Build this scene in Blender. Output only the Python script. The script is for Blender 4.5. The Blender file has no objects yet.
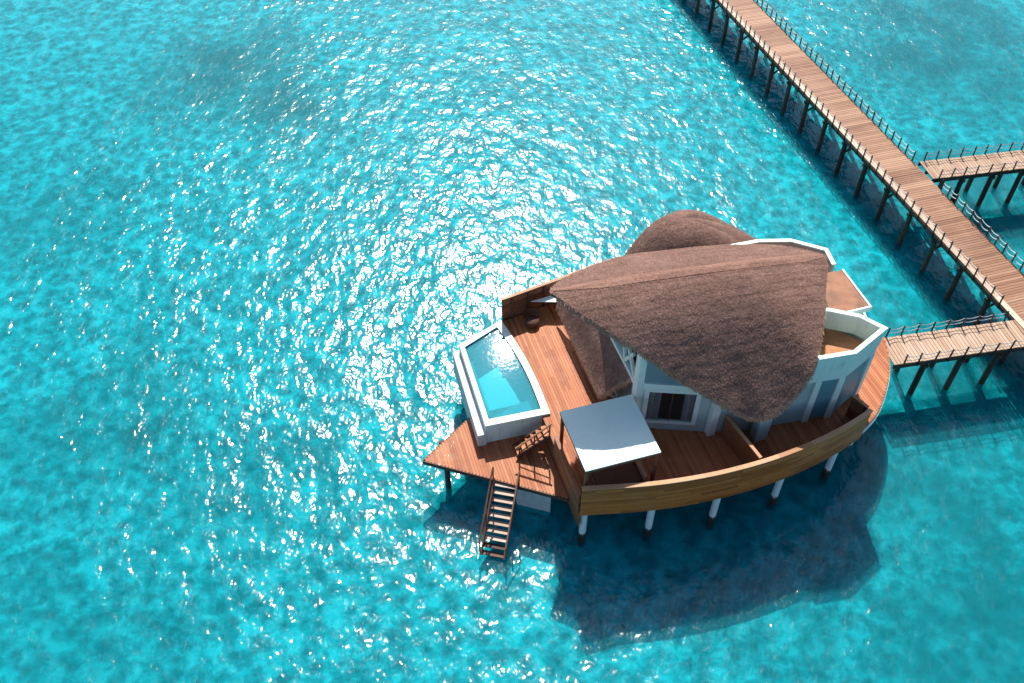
import bpy, math, random
from mathutils import Vector, Matrix, noise as mnoise
random.seed(11)
sc = bpy.context.scene
col = sc.collection
R = math.radians

# ------------------------------------------------------------------ frames
TH = R(16.9)                      # the villa and the walkway are turned by this angle
U0, V0 = 15.0, 26.0
def W(u, v, z=0.0):
    """villa frame (u along the ridge, v to the back) -> world"""
    u += U0; v += V0
    return Vector((u*math.cos(TH)-v*math.sin(TH), u*math.sin(TH)+v*math.cos(TH), z))

# ------------------------------------------------------------------ mesh builder
class MB:
    def __init__(self):
        self.v, self.f, self.t = [], [], []
    def add(self, verts, faces, tone=None):
        b = len(self.v)
        self.v += [Vector(p) for p in verts]
        tone = random.random() if tone is None else tone
        for f in faces:
            self.f.append([b+i for i in f]); self.t.append(tone)
        return self
    def hexa(self, p, tone=None):
        # p: 4 bottom (ccw from above) + 4 top
        return self.add(p, [(3,2,1,0),(4,5,6,7),(0,1,5,4),(1,2,6,5),(2,3,7,6),(3,0,4,7)], tone)
    def box(self, x0, x1, y0, y1, z0, z1, tone=None):
        return self.hexa([(x0,y0,z0),(x1,y0,z0),(x1,y1,z0),(x0,y1,z0),(x0,y0,z1),(x1,y0,z1),(x1,y1,z1),(x0,y1,z1)], tone)
    def prism(self, poly, z0, z1, tone=None):
        n = len(poly)
        a = sum(poly[i][0]*poly[(i+1)%n][1]-poly[(i+1)%n][0]*poly[i][1] for i in range(n))
        if a < 0: poly = poly[::-1]
        vs = [(x,y,z0) for x,y in poly]+[(x,y,z1) for x,y in poly]
        fs = [tuple(range(n-1,-1,-1)), tuple(range(n,2*n))]+[(i,(i+1)%n,n+(i+1)%n,n+i) for i in range(n)]
        return self.add(vs, fs, tone)
    def seg(self, p0, p1, s0, s1, o0, o1, z0, z1, tone=None):
        """box on the plan line p0->p1: s along (m), o sideways (to the left of the direction), z heights"""
        p0 = Vector(p0[:2]); d = (Vector(p1[:2])-p0).normalized(); n = Vector((-d.y, d.x))
        q = [p0+d*s0+n*o0, p0+d*s1+n*o0, p0+d*s1+n*o1, p0+d*s0+n*o1]
        if (s1-s0)*(o1-o0) < 0: q = q[::-1]
        return self.hexa([(a.x,a.y,z0) for a in q]+[(a.x,a.y,z1) for a in q], tone)
    def beam(self, a, b, w, h, tone=None):
        a, b = Vector(a), Vector(b); d = (b-a).normalized()
        up = Vector((0,0,1)) if abs(d.z) < .95 else Vector((0,1,0))
        s = d.cross(up).normalized(); up = s.cross(d).normalized()
        s *= w/2; up *= h/2
        q = [a-s-up, a+s-up, b+s-up, b-s-up, a-s+up, a+s+up, b+s+up, b-s+up]
        return self.hexa(q, tone)
    def tube(self, pts, r, n=6, tone=None, cap=True, jitter=0):
        pts = [Vector(p) for p in pts]; rs = r if isinstance(r, (list,tuple)) else [r]*len(pts)
        b = len(self.v); tone = random.random() if tone is None else tone
        for i, p in enumerate(pts):
            d = (pts[min(i+1,len(pts)-1)]-pts[max(i-1,0)]).normalized()
            up = Vector((0,0,1)) if abs(d.z) < .9 else Vector((1,0,0))
            s = d.cross(up).normalized(); up = s.cross(d)
            for k in range(n):
                a = 2*math.pi*k/n
                rr = rs[i]*(1+random.uniform(-jitter,jitter))
                self.v.append(p+s*(rr*math.cos(a))+up*(rr*math.sin(a)))
        for i in range(len(pts)-1):
            for k in range(n):
                self.f.append([b+i*n+k, b+i*n+(k+1)%n, b+(i+1)*n+(k+1)%n, b+(i+1)*n+k]); self.t.append(tone)
        if cap:
            self.f.append([b+k for k in range(n)][::-1]); self.t.append(tone)
            e = b+(len(pts)-1)*n
            self.f.append([e+k for k in range(n)]); self.t.append(tone)
        return self
    def grid(self, fn, ns, nt, flip=False, tone=0.5):
        b = len(self.v)
        for i in range(ns+1):
            for j in range(nt+1):
                self.v.append(Vector(fn(i/ns, j/nt)))
        for i in range(ns):
            for j in range(nt):
                q = [b+i*(nt+1)+j, b+(i+1)*(nt+1)+j, b+(i+1)*(nt+1)+j+1, b+i*(nt+1)+j+1]
                self.f.append(q[::-1] if flip else q); self.t.append(tone)
        return self
    def build(self, name, mat, parent=None, smooth=False, bevel=0):
        """vertices are in the villa frame; parent is a thing with base (u,v,z)"""
        base = Vector(parent['_b']) if parent is not None and '_b' in parent.keys() else Vector((0,0,0))
        me = bpy.data.meshes.new(name)
        me.from_pydata([tuple(p-base) for p in self.v], [], self.f)
        at = me.attributes.new('tone', 'FLOAT', 'FACE')
        at.data.foreach_set('value', self.t)
        if smooth: me.polygons.foreach_set('use_smooth', [True]*len(me.polygons))
        me.materials.append(mat); me.update()
        o = bpy.data.objects.new(name, me); col.objects.link(o)
        if parent is not None:
            o.parent = parent; o['_b'] = base
            for k in ('_b',): pass
        else:
            o.matrix_world = Matrix.Translation(W(0,0,0)) @ Matrix.Rotation(TH, 4, 'Z')
        if bevel:
            m = o.modifiers.new('bevel', 'BEVEL'); m.width = bevel; m.segments = 2; m.limit_method = 'ANGLE'
        return o

def thing(name, label, cat, base, group=None):
    o = bpy.data.objects.new(name, None); col.objects.link(o)
    o.location = W(base[0], base[1], base[2]); o.rotation_euler = (0,0,TH)
    o.empty_display_size = .3
    o['label'] = label; o['category'] = cat
    if group: o['group'] = group
    o['_b'] = base
    return o
def structure(o):
    o['kind'] = 'structure'; return o

# ------------------------------------------------------------------ materials
class NT:
    def __init__(self, name):
        self.m = bpy.data.materials.new(name); self.m.use_nodes = True
        self.t = self.m.node_tree; self.t.nodes.clear()
        self.out = self.n('ShaderNodeOutputMaterial')
    def n(self, kind, ins=None, **kw):
        nd = self.t.nodes.new(kind)
        for k, v in kw.items(): setattr(nd, k, v)
        for k, v in (ins or {}).items():
            if isinstance(v, bpy.types.NodeSocket): self.t.links.new(v, nd.inputs[k])
            else: nd.inputs[k].default_value = v
        return nd
    def link(self, a, b): self.t.links.new(a, b)
    def coord(self, scale=(1,1,1), rot=(0,0,0), kind='Object'):
        c = self.n('ShaderNodeTexCoord')
        return self.n('ShaderNodeMapping', {'Vector': c.outputs[kind], 'Scale': scale, 'Rotation': rot}).outputs[0]
    def noise(self, vec, scale, detail=3, rough=.55, dist=0):
        return self.n('ShaderNodeTexNoise', {'Vector': vec, 'Scale': scale, 'Detail': detail, 'Roughness': rough, 'Distortion': dist}).outputs['Fac']
    def math(self, op, a, b=0.0, c=0.0, clamp=False):
        nd = self.n('ShaderNodeMath', {0: a, 1: b, 2: c}, operation=op); nd.use_clamp = clamp
        return nd.outputs[0]
    def ramp(self, fac, stops, interp='LINEAR'):
        nd = self.n('ShaderNodeValToRGB', {'Fac': fac}); cr = nd.color_ramp; cr.interpolation = interp
        while len(cr.elements) < len(stops): cr.elements.new(.5)
        for e, (p, c) in zip(cr.elements, stops):
            e.position = p; e.color = (*c, 1) if len(c) == 3 else c
        return nd.outputs[0]
    def mixc(self, fac, a, b, mode='MIX'):
        nd = self.n('ShaderNodeMix', data_type='RGBA', blend_type=mode)
        for sock, v in ((nd.inputs[0], fac), (nd.inputs[6], a), (nd.inputs[7], b)):
            if isinstance(v, bpy.types.NodeSocket): self.link(v, sock)
            else: sock.default_value = v if not isinstance(v, tuple) else ((*v, 1) if len(v) == 3 else v)
        return nd.outputs[2]
    def schlick(self, f0):
        c = self.n('ShaderNodeLayerWeight', {'Blend': .5}).outputs['Facing']
        return self.math('MULTIPLY_ADD', self.math('POWER', c, 5.0), 1-f0, f0)
    def tone(self):
        return self.n('ShaderNodeAttribute', attribute_name='tone').outputs['Fac']
    def bump(self, h, dist, strength=1.0, normal=None):
        ins = {'Height': h, 'Distance': dist, 'Strength': strength}
        if normal is not None: ins['Normal'] = normal
        return self.n('ShaderNodeBump', ins).outputs[0]
    def principled(self, color, rough=.6, normal=None, spec=.4, **kw):
        ins = {'Base Color': color if isinstance(color, bpy.types.NodeSocket) else (*color, 1), 'Roughness': rough, 'Specular IOR Level': spec}
        if normal is not None: ins['Normal'] = normal
        ins.update(kw)
        p = self.n('ShaderNodeBsdfPrincipled', ins)
        self.link(p.outputs[0], self.out.inputs[0]); return p

def wood(name, dark, mid, light, grain=(1.2,14,14), rough=.62, weather=.35, pale=(.5,.42,.36), vary=.72):
    t = NT(name)
    tone = t.tone()
    v = t.coord(grain)
    off = t.n('ShaderNodeVectorMath', {0: v}, operation='ADD')
    cmb = t.n('ShaderNodeCombineXYZ', {0: t.math('MULTIPLY', tone, 37.0), 1: t.math('MULTIPLY', tone, 91.0), 2: 0.0})
    t.link(cmb.outputs[0], off.inputs[1])
    g = t.noise(off.outputs[0], 1.0, 4, .6)
    f = t.math('ADD', t.math('ADD', t.math('MULTIPLY', tone, vary), .36*(1-vary/.72)), t.math('MULTIPLY', g, .42))
    c = t.ramp(f, [(.12, dark), (.52, mid), (.95, light)])
    w = t.noise(t.coord((1,1,1)), .55, 4, .65)
    wf = t.ramp(w, [(.45, (0,0,0)), (.75, (weather,)*3)])
    c = t.mixc(wf, c, pale)
    t.principled(c, rough, t.bump(g, .004), .3)
    return t.m

M = {}
M['deck'] = wood('red timber decking', (.16,.042,.014), (.37,.110,.036), (.52,.20,.075), grain=(14,1.0,14), weather=.42, vary=.45, pale=(.52,.25,.13))
M['lowdeck'] = wood('lower timber decking', (.16,.045,.016), (.36,.112,.040), (.52,.21,.085), grain=(14,1.0,14), weather=.48, vary=.45, pale=(.52,.27,.15))
M['walk'] = wood('walkway planks', (.10,.042,.021), (.235,.110,.057), (.40,.23,.14), grain=(1.0,14,14), weather=.35, pale=(.43,.28,.17))
M['branch'] = wood('bleached walkway planks', (.25,.14,.09), (.39,.255,.165), (.53,.38,.27), grain=(14,1,14), weather=.4, pale=(.58,.45,.35))
M['kerb'] = wood('walkway edge boards', (.40,.28,.19), (.50,.36,.25), (.60,.46,.34), grain=(14,1,14), weather=.3, pale=(.6,.5,.4))
M['screen'] = wood('oiled screen boards', (.28,.068,.011), (.50,.122,.020), (.64,.19,.042), grain=(.9,12,18), rough=.5, weather=.15, pale=(.36,.24,.12))
M['screen_red'] = wood('red brown screen boards', (.13,.04,.017), (.22,.075,.03), (.30,.12,.05), grain=(.9,12,18), rough=.55, weather=.15)
M['rail'] = wood('top rail timber', (.30,.14,.06), (.42,.21,.10), (.52,.30,.16), grain=(1,10,10), weather=.2)
M['darkwood'] = wood('dark hardwood', (.035,.016,.010), (.075,.032,.018), (.13,.06,.035), grain=(3,3,3), weather=.1)
M['stairwood'] = wood('stair timber', (.10,.035,.016), (.20,.08,.04), (.30,.15,.09), grain=(2,12,12), weather=.2)
M['tread'] = wood('pale stair treads', (.34,.24,.17), (.44,.33,.25), (.55,.44,.35), grain=(2,12,12), weather=.2)
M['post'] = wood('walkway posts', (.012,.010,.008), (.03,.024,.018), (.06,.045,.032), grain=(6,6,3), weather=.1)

def plain(name, c, rough=.5, var=.1, scale=2.0, spec=.4, bumpd=0, **kw):
    t = NT(name)
    n = t.noise(t.coord(), scale, 4, .6)
    d = tuple(x*(1-var) for x in c); l = tuple(min(1, x*(1+var*.6)) for x in c)
    cc = t.ramp(n, [(.3, d), (.7, l)])
    t.principled(cc, rough, t.bump(n, bumpd) if bumpd else None, spec, **kw)
    return t.m
def render_mat(name, c, rough):
    t = NT(name)
    n = t.noise(t.coord(), 1.3, 4, .6)
    st = t.noise(t.coord((3.2,3.2,.35)), 1.6, 4, .65)
    f = t.math('ADD', t.math('MULTIPLY', n, .45), t.math('MULTIPLY', st, .55))
    cc = t.ramp(f, [(.34, tuple(x*.74 for x in c)), (.46, tuple(x*.95 for x in c)), (.7, c)])
    t.principled(cc, rough, t.bump(n, .003), .35)
    return t.m
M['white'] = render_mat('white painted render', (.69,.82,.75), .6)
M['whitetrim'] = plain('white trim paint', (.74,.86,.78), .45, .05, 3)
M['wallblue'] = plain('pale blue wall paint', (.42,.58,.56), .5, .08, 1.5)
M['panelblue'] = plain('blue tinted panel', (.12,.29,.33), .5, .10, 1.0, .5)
M['canopy'] = plain('white canopy sheet', (.76,.95,.85), .5, .04, .9)
M['concrete'] = plain('pale concrete', (.55,.58,.57), .8, .15, 3, .2, .004)
M['beige'] = plain('beige plaster', (.60,.50,.43), .8, .08, 2, .2)
M['terrace'] = plain('terracotta terrace floor', (.42,.19,.09), .7, .25, 1.6, .2)
M['entry'] = plain('brown entry roof sheet', (.30,.13,.065), .6, .45, 1.1, .3)
M['curtain'] = plain('grey curtain cloth', (.62,.64,.63), .9, .15, 6, .1)
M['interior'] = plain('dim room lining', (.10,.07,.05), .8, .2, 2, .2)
M['cushion'] = plain('brown cushion cloth', (.16,.07,.045), .9, .15, 5, .1)
M['charcoal'] = plain('charcoal wicker', (.03,.035,.04), .7, .3, 12, .2)
M['rope'] = plain('pale rope', (.66,.66,.60), .9, .1, 8, .1)
M['pooltile'] = None

def pile_mat():
    t = NT('pile paint and growth')
    z = t.math('ADD', t.n('ShaderNodeSeparateXYZ', {0: t.n('ShaderNodeNewGeometry').outputs['Position']}).outputs[2], .72)
    n = t.noise(t.coord(), 5, 4, .6)
    zz = t.math('ADD', z, t.math('MULTIPLY', t.math('SUBTRACT', n, .5), .5))
    c = t.ramp(t.math('MULTIPLY', zz, .5), [(.40, (.022,.022,.018)), (.47, (.09,.09,.075)), (.52, (.72,.76,.75))])
    t.principled(c, .7, t.bump(n, .01), .3)
    return t.m
M['pile'] = pile_mat()

def thatch(name, dark, mid, light):
    t = NT(name)
    tone = t.tone()
    n1 = t.noise(t.coord((1,1,1)), .45, 5, .65)
    n2 = t.noise(t.coord((1,1,1)), 7.0, 4, .7)
    n3 = t.noise(t.coord((.30,2.2,2.2)), 1.3, 5, .65)
    f = t.math('ADD', t.math('MULTIPLY', tone, .30), t.math('ADD', t.math('MULTIPLY', n1, .22), t.math('ADD', t.math('MULTIPLY', n2, .22), t.math('MULTIPLY', n3, .34))))
    c = t.ramp(f, [(.25, dark), (.52, mid), (.82, light)])
    t.principled(c, .9, t.bump(n2, .05), .12)
    return t.m
M['thatch'] = thatch('weathered thatch', (.058,.035,.028), (.195,.112,.087), (.41,.255,.20))
M['thatch_cap'] = thatch('ridge thatch', (.09,.051,.038), (.235,.132,.098), (.43,.26,.195))
M['fringe'] = thatch('thatch ends', (.16,.085,.05), (.44,.25,.16), (.80,.50,.33))

def glass_mat(name, tint=(.05,.07,.08), tr=.5):
    t = NT(name)
    fr = t.schlick(.04)
    a = t.n('ShaderNodeBsdfTransparent', {'Color': (*[tr]*3, 1)})
    d = t.n('ShaderNodeBsdfDiffuse', {'Color': (*tint, 1)})
    g = t.n('ShaderNodeBsdfGlossy', {'Color': (.9,.95,1,1), 'Roughness': .03})
    m1 = t.n('ShaderNodeMixShader', {0: .10, 1: a.outputs[0], 2: d.outputs[0]})
    m2 = t.n('ShaderNodeMixShader', {0: fr, 1: m1.outputs[0], 2: g.outputs[0]})
    t.link(m2.outputs[0], t.out.inputs[0])
    return t.m
M['glass'] = glass_mat('window glass', tr=.85)
M['upperglass'] = plain('blue grey upper glazing', (.20,.30,.33), .15, .1, 1.0, .6)

# ---- sea
def sea_mat():
    t = NT('sea water')
    fr = t.n('ShaderNodeNewGeometry').outputs['Position']
    def mp(sc_, rot=0.0):
        return t.n('ShaderNodeMapping', {'Vector': fr, 'Scale': sc_, 'Rotation': (0,0,rot)}).outputs[0]
    # calm and ruffled patches of the surface
    patch = t.noise(mp((.035,.022,1), .5), 1.0, 3, .55)
    amp = t.ramp(patch, [(.32, (.55,)*3), (.68, (1.4,)*3)])
    h1 = t.noise(mp((.42,.27,1), .30), 1.0, 2, .5)
    h2 = t.noise(mp((1.3,.86,1), .35), 1.0, 2, .5, .2)
    h3 = t.noise(mp((3.5,2.6,1), -.2), 1.0, 1, .5, .2)
    h = t.math('ADD', t.math('MULTIPLY', h1, .235), t.math('ADD', t.math('MULTIPLY', h2, .142), t.math('MULTIPLY', h3, .030)))
    h = t.math('MULTIPLY', h, amp)
    nrm = t.bump(h, 1.0)
    f = t.schlick(.02)
    tr = t.n('ShaderNodeBsdfTransparent', {'Color': (.115,.86,.955,1)})
    gl = t.n('ShaderNodeBsdfGlossy', {'Color': (1,1,1,1), 'Roughness': .155, 'Normal': nrm})
    # light scattered sideways inside the slightly milky lagoon water
    ss = t.n('ShaderNodeSubsurfaceScattering', {'Color': (.006,.28,.335,1), 'Scale': 3.5, 'Radius': (.25,1.0,1.0), 'Normal': nrm}, falloff='RANDOM_WALK')
    body = t.n('ShaderNodeMixShader', {0: .30, 1: tr.outputs[0], 2: ss.outputs[0]})
    mx = t.n('ShaderNodeMixShader', {0: f, 1: body.outputs[0], 2: gl.outputs[0]})
    t.link(mx.outputs[0], t.out.inputs[0])
    return t.m
WEED = [(-22,67,8,1),(-17.5,61,6,1),(-27,61,5,.7),(-19.3,30.3,2.4,1),(-21.5,34,3.4,.7),(-10,29,2.4,.6),(-23.5,29.5,6,.6),(-15,26,6,.5),(36,70,13,1),(33,49,9,1),(27,35,8,.9),(20,22,12,.7),(24,29,6,.6),(-30,47,7,.5),(-20,18.5,7,.45),(9,25,6,.35)]
def bed_mat():
    t = NT('sand sea bed')
    p = t.n('ShaderNodeNewGeometry').outputs['Position']
    def mp(s, rot=0): return t.n('ShaderNodeMapping', {'Vector': p, 'Scale': (s,s,s), 'Rotation': (0,0,rot)}).outputs[0]
    mid = t.noise(mp(.16), 1, 4, .6, .6)
    fine = t.noise(mp(2.1), 1, 3, .6, .5)
    cells = t.n('ShaderNodeTexVoronoi', {'Vector': t.n('ShaderNodeMixRGB', {0: .25, 1: mp(1.9), 2: t.n('ShaderNodeTexNoise', {'Vector': mp(1.6), 'Scale': 1.0, 'Detail': 3}).outputs['Color']}).outputs[0], 'Scale': 1.0}, feature='SMOOTH_F1').outputs['Distance']  # caustic-like light network painted into the bed colour as cells with paler rims
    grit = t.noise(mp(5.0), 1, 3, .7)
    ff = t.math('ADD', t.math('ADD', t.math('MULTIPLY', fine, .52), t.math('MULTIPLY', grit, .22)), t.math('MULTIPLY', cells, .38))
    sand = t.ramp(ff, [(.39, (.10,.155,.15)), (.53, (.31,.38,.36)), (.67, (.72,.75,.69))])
    # beds of weed and coral rubble, each with its own place on the sand
    jig = t.n('ShaderNodeVectorMath', {0: t.n('ShaderNodeTexNoise', {'Vector': mp(.22), 'Scale': 1.0, 'Detail': 7, 'Roughness': .72}).outputs['Color'], 1: (.5,.5,.5)}, operation='SUBTRACT').outputs[0]
    jp = t.n('ShaderNodeVectorMath', {0: p, 1: t.n('ShaderNodeVectorMath', {0: jig, 'Scale': 9.0}, operation='SCALE').outputs[0]}, operation='ADD').outputs[0]
    weed = None
    for (wx, wy, rad, k) in WEED:
        d = t.n('ShaderNodeVectorMath', {0: jp, 1: (wx, wy, -.85)}, operation='DISTANCE').outputs['Value']
        q = t.math('MULTIPLY', t.n('ShaderNodeMapRange', {0: d, 1: rad*1.15, 2: rad*.25, 3: 0.0, 4: 1.0}, interpolation_type='SMOOTHSTEP').outputs[0], k)
        weed = q if weed is None else t.math('MAXIMUM', weed, q)
    sc_ = t.ramp(mid, [(.36, (.45,)*3), (.56, (1,1,1))])
    weed = t.math('MULTIPLY', weed, sc_)
    weed = t.math('ADD', weed, t.math('MULTIPLY', t.ramp(mid, [(.52, (0,0,0)), (.72, (.35,)*3)]), .6), clamp=True)
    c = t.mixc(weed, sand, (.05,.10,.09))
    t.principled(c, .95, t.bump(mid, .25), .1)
    return t.m
def poolwater_mat():
    t = NT('pool water')
    p = t.coord((1,1,1))
    h = t.math('ADD', t.math('MULTIPLY', t.noise(p, 1.1, 2), .0022), t.math('MULTIPLY', t.noise(p, 4.0, 2), .0016))
    nrm = t.bump(h, 1.0)
    f = t.schlick(.02)
    tr = t.n('ShaderNodeBsdfTransparent', {'Color': (.20,.88,.97,1)})
    gl = t.n('ShaderNodeBsdfGlossy', {'Color': (1,1,1,1), 'Roughness': .022, 'Normal': nrm})
    ss = t.n('ShaderNodeSubsurfaceScattering', {'Color': (.02,.33,.42,1), 'Scale': 1.2, 'Radius': (.3,1,1)}, falloff='RANDOM_WALK')
    body = t.n('ShaderNodeMixShader', {0: .62, 1: tr.outputs[0], 2: ss.outputs[0]})
    mx = t.n('ShaderNodeMixShader', {0: f, 1: body.outputs[0], 2: gl.outputs[0]})
    t.link(mx.outputs[0], t.out.inputs[0])
    return t.m
def tile_mat():
    t = NT('pool mosaic')
    v = t.coord((1,1,1))
    n = t.n('ShaderNodeTexVoronoi', {'Vector': v, 'Scale': 6.0}).outputs['Color']
    s = t.n('ShaderNodeSeparateColor', {0: n}).outputs[0]
    c = t.ramp(s, [(.1, (.03,.24,.33)), (.5, (.05,.33,.42)), (.9, (.10,.44,.52))])
    t.principled(c, .3, None, .4)
    return t.m
M['pooltile'] = tile_mat()
M['poolstep'] = plain('pale pool step', (.32,.46,.48), .5, .1, 4)

# ------------------------------------------------------------------ sea and bed
def sheet(name, half, z, mat, cells=1):
    me = bpy.data.meshes.new(name)
    me.from_pydata([(-half,-half+40,z),(half,-half+40,z),(half,half+40,z),(-half,half+40,z)], [], [(0,1,2,3)])
    me.materials.append(mat)
    o = bpy.data.objects.new(name, me); col.objects.link(o)
    return structure(o)
sheet('sea_water', 2500, -.45, sea_mat())
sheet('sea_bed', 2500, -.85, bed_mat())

# ------------------------------------------------------------------ plan curves of the villa
def lerp_curve(pts):
    pts = sorted(pts)
    def f(x):
        if x <= pts[0][0]: return pts[0][1]
        if x >= pts[-1][0]: return pts[-1][1]
        for i in range(len(pts)-1):
            if pts[i][0] <= x <= pts[i+1][0]:
                x0,y0 = pts[i]; x1,y1 = pts[i+1]
                xm,ym = pts[max(i-1,0)]; xp,yp = pts[min(i+2,len(pts)-1)]
                h = x1-x0; q = (x-x0)/h
                m0 = (y1-ym)/(x1-xm)*h if x1 != xm else 0
                m1 = (yp-y0)/(xp-x0)*h if xp != x0 else 0
                return (2*q**3-3*q*q+1)*y0+(q**3-2*q*q+q)*m0+(-2*q**3+3*q*q)*y1+(q**3-q*q)*m1
    return f
FRONT = lerp_curve([(-5.3,-4.75),(-2,-5.45),(1.3,-5.75),(4.7,-5.6),(8.0,-4.95),(10.3,-4.0),(12.0,-2.4),(13.0,-1.0),(13.5,.2)])
REAR = lerp_curve([(-5.3,7.55),(-2,8.15),(1.3,8.75),(4.7,8.6),(8.0,7.9),(10.3,6.9),(12.0,5.2),(13.0,3.8),(13.5,2.6)])
ZD = 2.8          # main deck level
ZL = 1.6          # lower deck level

villa = thing('overwater_villa', 'boat shaped overwater villa with a sweeping brown thatched roof on white piles', 'villa', (2.0, 1.4, 0.0))

# main deck planks run along v
mb = MB(); PW = .145
u = -5.28
while u < 13.45:
    a, b = FRONT(u+PW/2)+.06, REAR(u+PW/2)-.06
    # planks come in random lengths
    v = a
    while v < b-.05:
        e = min(b, v+random.uniform(2.2,4.2))
        if b-e < .6: e = b
        mb.box(u+.004, u+PW-.006, v+.003, e-.003, ZD-.045, ZD+random.uniform(-.003,.003))
        v = e
    u += PW
mb.build('deck_floor', M['deck'], villa)
mb = MB()
us = [-5.3+i*(18.8/60) for i in range(61)]
for i in range(60):
    for fn, sg in ((FRONT,1),(REAR,-1)):
        p0, p1 = (us[i], fn(us[i])), (us[i+1], fn(us[i+1]))
        L = math.dist(p0,p1)
        mb.seg(p0, p1, 0, L, 0, sg*.06, ZD-.42, ZD-.01)
mb.box(-5.33,-5.27, FRONT(-5.3), REAR(-5.3), ZL-.5, ZD-.01)
mb.box(13.46,13.52, .2, 2.6, ZD-.42, ZD-.01)
mb.build('deck_fascia', M['screen_red'], villa)
for vv in (-4,-2,0,2,4,6.5):
    mb = MB(); mb.box(-5.2, 9.8 if vv < -3 or vv > 6 else 12.0, vv-.09, vv+.09, ZD-.40, ZD-.06); mb.build('floor_joist', M['darkwood'], villa)
for uu in (-5.0,-1.9,1.3,4.7,8.0,11.0):
    mb = MB(); mb.box(uu-.12, uu+.12, FRONT(uu)+.15, REAR(uu)-.15, ZD-.72, ZD-.42); mb.build('floor_beam', M['darkwood'], villa)
# white hull strip below the right hand edge of the deck
mb = MB()
n = 24
for i in range(n):
    a = 7.6+i*(5.8/n); b = 7.6+(i+1)*(5.8/n)
    p0,p1 = (a, FRONT(a)-.07), (b, FRONT(b)-.07)
    mb.seg(p0, p1, 0, math.dist(p0,p1)+.01, 0, .07, ZD-.34, ZD-.10, .5)
mb.build('hull_strip', M['whitetrim'], villa)
# brackets (white beam ends) and piles
def pile(uu, vv, top, parent, r=.17, mat='pile'):
    m = MB(); m.tube([(uu,vv,-1.7),(uu,vv,-.9),(uu,vv,.1),(uu,vv,.2),(uu,vv,top)], [r*1.12,r*1.12,r*1.08,r,r], 12, cap=True)
    return m.build('pile', M[mat], parent, smooth=False)
for uu in (-5.0,-1.9,1.3,4.7,8.0,11.2):
    f = FRONT(uu)+.28 if uu < 8.5 else FRONT(uu)+.9
    for vv in (f, f+2.6, 1.4, 4.6, REAR(uu)-.6):
        pile(uu, vv, ZD-.72, villa)
    mb = MB(); mb.box(uu+.32, uu+.72, f-.16, f+.14, ZD-.68, ZD-.47, .5)
    mb.build('bracket', M['whitetrim'], villa)

# ------------------------------------------------------------------ walls
Fp = [(-1.35,-1.2),(1.95,-2.5),(5.0,-3.15),(8.1,-3.4),(10.25,-2.45),(10.95,.0),(10.95,2.4),(10.1,4.9),(7.4,5.6),(2.0,5.2),(-1.35,4.3)]
def ln(i): return math.dist(Fp[i], Fp[(i+1)%len(Fp)])
def wallpiece(name, i, s0, s1, z0, z1, o0, o1, mat, parent=villa, bevel=0):
    m = MB(); m.seg(Fp[i], Fp[(i+1)%len(Fp)], s0, s1, o0, o1, z0, z1, .5)
    return m.build(name, M[mat], parent, bevel=bevel)
# seg's sideways axis points to the left of travel = inside for this ccw loop
# front left bay: sill, sliding door, transom beam, upper glazing
L0 = ln(0)
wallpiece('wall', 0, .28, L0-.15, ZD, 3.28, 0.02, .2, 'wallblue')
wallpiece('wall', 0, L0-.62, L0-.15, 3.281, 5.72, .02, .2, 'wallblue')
wallpiece('transom_beam', 0, .20, L0+.1, 5.72, 6.12, -.06, .22, 'whitetrim', bevel=.02)
door = MB()
p0, p1 = Fp[0], Fp[1]
for s0,s1,z0,z1 in ((.30,.52,3.281,5.719),(L0-.84,L0-.62,3.281,5.719),(.52,L0-.84,3.281,3.43),(.52,L0-.84,5.55,5.719)):
    door.seg(p0,p1,s0,s1,-.03,.14,z0,z1,.5)
dr = door.build('window_door', M['whitetrim'], villa)
dr['label'] = 'wide white framed glass door with grey curtains'
m = MB(); m.seg(p0,p1,.521,L0-.841,.05,.07,3.431,5.549,.5); m.build('glass_pane', M['glass'], dr)
m = MB(); m.seg(p0,p1,(L0-.3)/2-.02,(L0-.3)/2+.03,.03,.09,3.431,5.549,.5); m.build('mullion', M['darkwood'], dr)
def curtain(s0, s1):
    m = MB(); n = 26
    d = (Vector(p1)-Vector(p0)).normalized(); nn = Vector((-d.y,d.x))
    def fn(a, b):
        s = s0+(s1-s0)*a
        q = Vector(p0)+d*s+nn*(.13+.035*math.sin(a*n*1.25)+.02*math.sin(a*41))
        return (q.x,q.y,3.3+2.4*b)
    m.grid(fn, 60, 2)
    m.build('curtain', M['curtain'], dr, smooth=True)
curtain(.50,1.12); curtain(L0-1.35,L0-.80)
# upper glazing between beam and roof
def top_panel(name, pts, mat, th=.06):
    """vertical panel given by plan/height points on a common line"""
    m = MB(); q = [Vector(p) for p in pts]
    nrm = (q[1]-q[0]).cross(q[2]-q[0]).normalized()*th
    n = len(q)
    m.add([p for p in q]+[p+nrm for p in q], [tuple(range(n-1,-1,-1)), tuple(range(n,2*n))]+[(i,(i+1)%n,n+(i+1)%n,n+i) for i in range(n)], .5)
    return m.build(name, M[mat], villa)
def fpt(i, s, z, o=0.0):
    a = Vector(Fp[i]); d = (Vector(Fp[(i+1)%len(Fp)])-a).normalized(); nn = Vector((-d.y,d.x)); q = a+d*s+nn*o
    return (q.x,q.y,z)
top_panel('upper_window', [fpt(0,.2,6.121,.12), fpt(0,2.9,6.121,.12), fpt(0,2.1,6.65,.12), fpt(0,.2,7.55,.12)], 'upperglass')
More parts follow.
